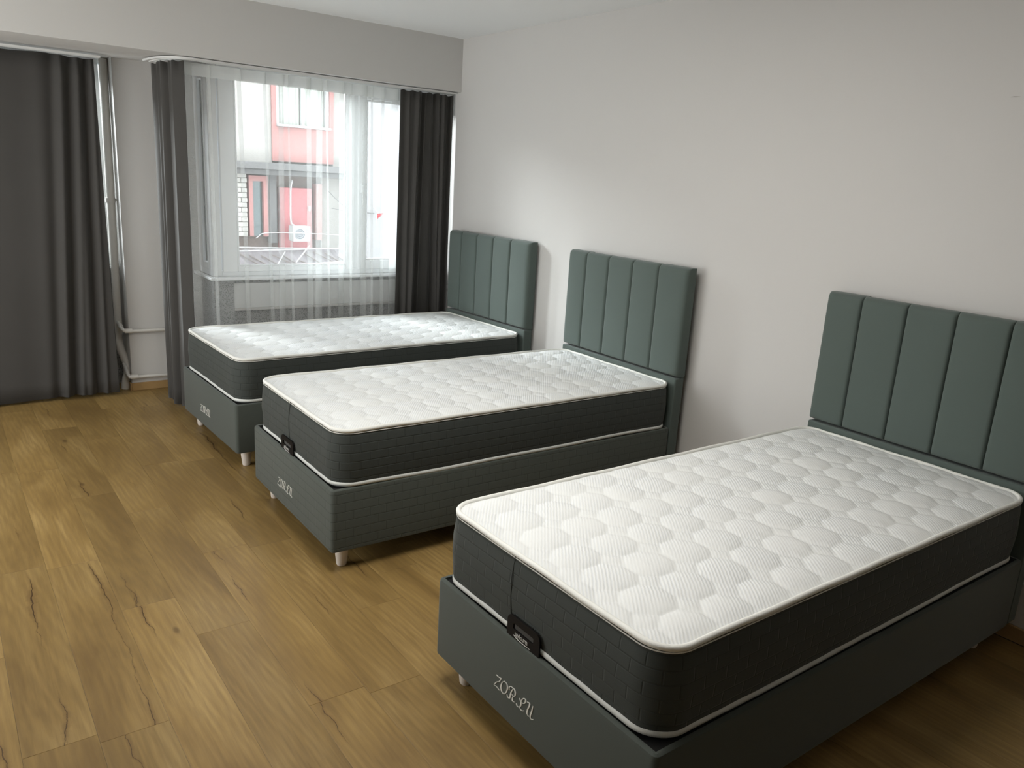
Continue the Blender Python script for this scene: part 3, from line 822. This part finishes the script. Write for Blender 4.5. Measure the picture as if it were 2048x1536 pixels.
# heating pipe
hp = empty('heating_pipe', (0, 0, 0)); tag(hp, 'off-white painted heating riser with two branch pipes beside the pillar', 'pipe')
P = [(-2.152, .87, 2.165), (-2.160, .87, 1.3), (-2.166, .87, .50), (-2.170, .87, .36), (-2.163, .865, .28), (-2.145, .855, .22), (-2.132, .84, .17), (-2.135, .82, .12), (-2.150, .81, .07), (-2.160, .81, .002)]
MB().tube(bez(P, 6), .026, 18).build('riser', M_pipe, hp, smooth='auto')
MB().tube([(-2.163, .87, 1.272), (-2.1625, .87, 1.300)], .031, 20).build('clamp_ring', M_pipe, hp, smooth='auto')
MB().tube([(-2.163, .875, 1.286), (-2.126, .875, 1.286)], .006, 10).build('clamp_bracket', M_pipe, hp, smooth='auto')
for (za, zb_, x0_, y0_) in ((.475, .43, -2.168, .870), (.175, .108, -2.15, .84)):
    pts = bez([(x0_-.002, y0_, za), (x0_-.002, .78, za-.02), (x0_+.004, .722, zb_+.006), (x0_+.03, .708, zb_), (-2.0, .708, zb_-.004), (-1.72, .708, zb_-.006)], 6)
    bp = MB().tube(pts, .0115, 12).build('branch_pipe', M_pipe, hp, smooth='auto')
    MB().tube([(x0_+.012, .710, zb_+.001), (x0_+.058, .708, zb_)], .0155, 14).build('elbow_fitting', M_pipe, bp, smooth='auto')
    MB().tube([(x0_-.001, .790, za-.017), (x0_+.001, .748, zb_+.013)], .015, 14).build('elbow_fitting', M_pipe, bp, smooth='auto')
for s_ in (.31, .36):
    pass

# ================================================================= OUTSIDE, across the street
fac = empty('street_building', (1.5, 7, 0)); fac.location = (0, 0, 0)
tag(fac, 'roughcast building with red panels seen through the window', 'building')
MB().box(-4, 1.12, 7.0, 7.4, 1.6, 3.5).box(2.095, 2.36, 7.0, 7.4, 1.6, 3.5).box(1.12, 2.095, 7.15, 7.4, 1.6, 3.5).build('upper_wall', X_plaster, fac)
B(1.12, 2.095, 6.97, 7.14, 1.63, 2.13).build('red_panel', X_red, fac)
B(1.12, 1.19, 6.97, 7.14, 2.131, 3.45).build('red_surround', X_red, fac)
B(2.025, 2.095, 6.97, 7.14, 2.131, 3.45).build('red_surround', X_red, fac)
wn = MB().box(1.19, 2.025, 6.90, 7.05, 2.131, 2.165).box(1.19, 1.24, 6.99, 7.06, 2.165, 3.45).box(1.975, 2.025, 6.99, 7.06, 2.165, 3.45).box(1.585, 1.63, 6.99, 7.06, 2.165, 3.45).build('window', X_winframe, fac, bevel=.004)
for a, b in ((1.24, 1.585), (1.63, 1.975)):
    rows = [[(a+(b-a)*i/30, 7.08+.012*math.sin(i*1.3+a*9), z) for i in range(31)] for z in (2.165, 3.45)]
    MB().grid(rows).build('lace_curtain', X_curt, wn, smooth=True)
B(-4, 2.36, 6.75, 7.0, 1.50, 1.60).build('ledge', X_grey, fac, bevel=.01)
B(-4, 2.36, 6.85, 7.2, 1.42, 1.50).build('lower_ledge', X_grey, fac, bevel=.01)
B(-4, 2.36, 7.25, 7.4, -3.5, 1.5).build('shopfront_wall', X_brown, fac)
k = 0
for r_ in range(13):
    zz = .50+r_*.072
    xo = -.0 if r_ % 2 else -.09
    for c_ in range(3):
        a = .33+xo+c_*.175; b = min(a+.17, .765)
        if b-a < .03: continue
        d = random.uniform(-.012, .012)
        B(a, b, 7.08+d, 7.24, zz, zz+.066).build('brick', X_brick, fac, bevel=.006, seg=1)
MB().box(.80, .86, 7.1, 7.24, .50, 1.40).box(1.02, 1.09, 7.1, 7.24, .50, 1.40).box(.86, 1.02, 7.1, 7.24, 1.32, 1.40).build('red_window_frame', X_red, fac)
B(.86, 1.02, 7.18, 7.24, .50, 1.32).build('dark_pane', X_dark, fac)
B(.33, .765, 7.14, 7.245, .50, 1.42).build('mortar_backing', X_plaster, fac)
B(1.12, 1.22, 7.1, 7.24, .4, 1.5).build('grey_post', X_grey, fac)
dr = B(1.28, 1.80, 7.12, 7.24, .30, 1.245).build('shop_door', X_red2, fac, bevel=.01)
MB().tube([(1.74, 7.08, .90), (1.74, 7.08, .98)], .02, 8).build('door_knob', X_pole, dr)
B(1.85, 1.935, 7.05, 7.24, .45, 1.32).build('red_post', X_red, fac)
B(1.96, 2.34, 7.15, 7.24, .3, 1.42).build('beige_wall_panel', X_plaster, fac)
# neighbouring white wall
wb = empty('white_building', (0, 0, 0)); tag(wb, 'plain bright white wall seen through the right-hand pane', 'building')
B(2.46, 8, 6.6, 7.0, -3.5, 3.5).build('wall', X_white, wb)
B(2.44, 8, 6.55, 6.6, .02, .06).build('string_course', X_white, wb)
lb = empty('side_building', (0, 0, 0)); tag(lb, 'pale wall of the building to the left across the street', 'building')
B(-9, -4.02, 6.8, 7.2, -3.5, 3.5).build('wall', X_plaster, lb)
# air conditioner
ac = empty('air_conditioner', (1.49, 6.85, .45)); tag(ac, 'small white outdoor air conditioning unit below the red shop door', 'air conditioner')
B(-.135, .135, -.08, .12, 0, .235).build('casing', X_ac, ac, bevel=.008)
def disc(cx, cz, r, y0_, y1_, n=28):
    return MB().prism([(cx+r*math.cos(2*PI*i/n), y0_, cz+r*math.sin(2*PI*i/n)) for i in range(n)], (0, y1_-y0_, 0))
fg = disc(-.035, .117, .085, -.086, -.081).build('fan_opening', X_acdark, ac)
for rr_ in (.03, .055, .08):
    MB().tube([(-.035+rr_*math.cos(2*PI*i/24), -.09, .117+rr_*math.sin(2*PI*i/24)) for i in range(24)], .003, 6, closed=True).build('grille_ring', X_ac, fg)
for i in range(5): B(.065, .115, -.085, -.0815, .12+i*.018, .127+i*.018).build('vent_slot', X_acdark, ac)
dp = MB().tube(bez([(1.44, 7.02, 1.36), (1.40, 6.98, 1.2), (1.385, 6.96, .85), (1.39, 6.93, .72), (1.43, 6.90, .68)], 6), .012, 8).build('drain_hose', X_pole, smooth=True)
dp.name = 'white_hose'; tag(dp, 'white hose running up the shopfront from the air conditioner', 'hose')
# lean-to roof with battens
lr = empty('tin_roof', (0, 0, 0)); tag(lr, 'low tin lean-to roof covered in old timber battens', 'roof')
rows = [[(-.6+3.1*i/80, yy, zz+.012*math.sin(i*1.6)) for i in range(81)] for yy, zz in ((6.85, .33), (5.7, -.12))]
MB().grid(rows).build('tin_sheet', X_tin, lr)
rnd = random.Random(4)
def roofz(y): return -.12+(y-5.7)/(1.15)*.45
for i in range(17):
    x_ = -.4+i*.17; y_ = rnd.uniform(6.1, 6.5); l_ = rnd.uniform(.3, .55); sl = rnd.uniform(.3, .6)
    a = Vector((x_, y_+l_/2, roofz(y_+l_/2)+.035)); b = Vector((x_+sl*.5, y_-l_/2, roofz(y_-l_/2)+.04))
    MB().tube([a, b], .014, 4).build('batten', X_wood, lr)
for (a, b, r_, mt) in (((-.4, 6.75, .38), (2.3, 6.75, .34), .012, X_pole), ((-.4, 6.6, .31), (2.2, 6.7, .36), .009, X_pole), ((.2, 6.2, .10), (2.3, 6.3, .22), .012, X_pole), ((1.2, 6.4, .12), (1.5, 6.5, .42), .010, X_pole), ((.9, 6.3, .12), (1.12, 6.5, .33), .008, X_pole), ((-.4, 5.9, .0), (2.3, 5.95, .03), .010, X_pole)):
    MB().tube([a, b], r_, 6).build('pole', mt, lr)
# overhead cables
for i, pts in enumerate((((.72, 6.6, .52), (1.0, 6.6, .60), (2.5, 6.55, .56)), ((1.9, 6.6, .98), (2.2, 6.6, .94), (2.6, 6.55, .92)), ((1.85, 6.65, 1.25), (2.1, 6.62, 1.02), (2.4, 6.56, .80)))):
    o = MB().tube(bez(pts, 8), .006, 6).build('cable', X_grey if i else X_pole, smooth=True)
    tag(o, ('pale cable strung low in front of the shopfront', 'dark cable running level past the beige wall', 'dark cable sloping down past the beige wall')[i], 'cable', 'cables outside the window')
fl_ = empty('red_flag', (0, 0, 0)); tag(fl_, 'small red pennant against the white building outside', 'flag')
rows = [[(2.645+.135*i/8, 6.45+.01*math.sin(i), .86+.10*i/8 + (.075*(1-i/8))*(j/4)) for i in range(9)] for j in range(5)]
rows = [[(2.60+.125*i/8, 6.45+.01*math.sin(i), (.835+.105*i/8) + (.085*(1-i/8))*(j/4)) for i in range(9)] for j in range(5)]
o = MB().grid(rows).build('cloth', X_flag, fl_, smooth=True, fix=False); md = o.modifiers.new('t', 'SOLIDIFY'); md.thickness = .003
MB().tube([(2.59, 6.46, .78), (2.605, 6.46, .95), (2.61, 6.58, 1.0)], .006, 6).build('pole', X_pole, fl_)
st = B(-12, 12, 1.3, 30, -3.7, -3.5).build('street', X_street); tag(st, kind=S)
# flush ceiling lamp above the floor in front of the beds (outside the frame)
clp = empty('ceiling_lamp', (-2.05, -3.1, 2.45)); tag(clp, 'square flush ceiling lamp above the open floor beside the beds', 'lamp')
MB().box(-.50, -.46, -.5, .5, 0, .052).box(.46, .50, -.5, .5, 0, .052).box(-.46, .46, -.5, -.46, 0, .052).box(-.46, .46, .46, .5, 0, .052).box(-.46, .46, -.46, .46, .04, .052).build('frame', M_pvc, clp, bevel=.003)
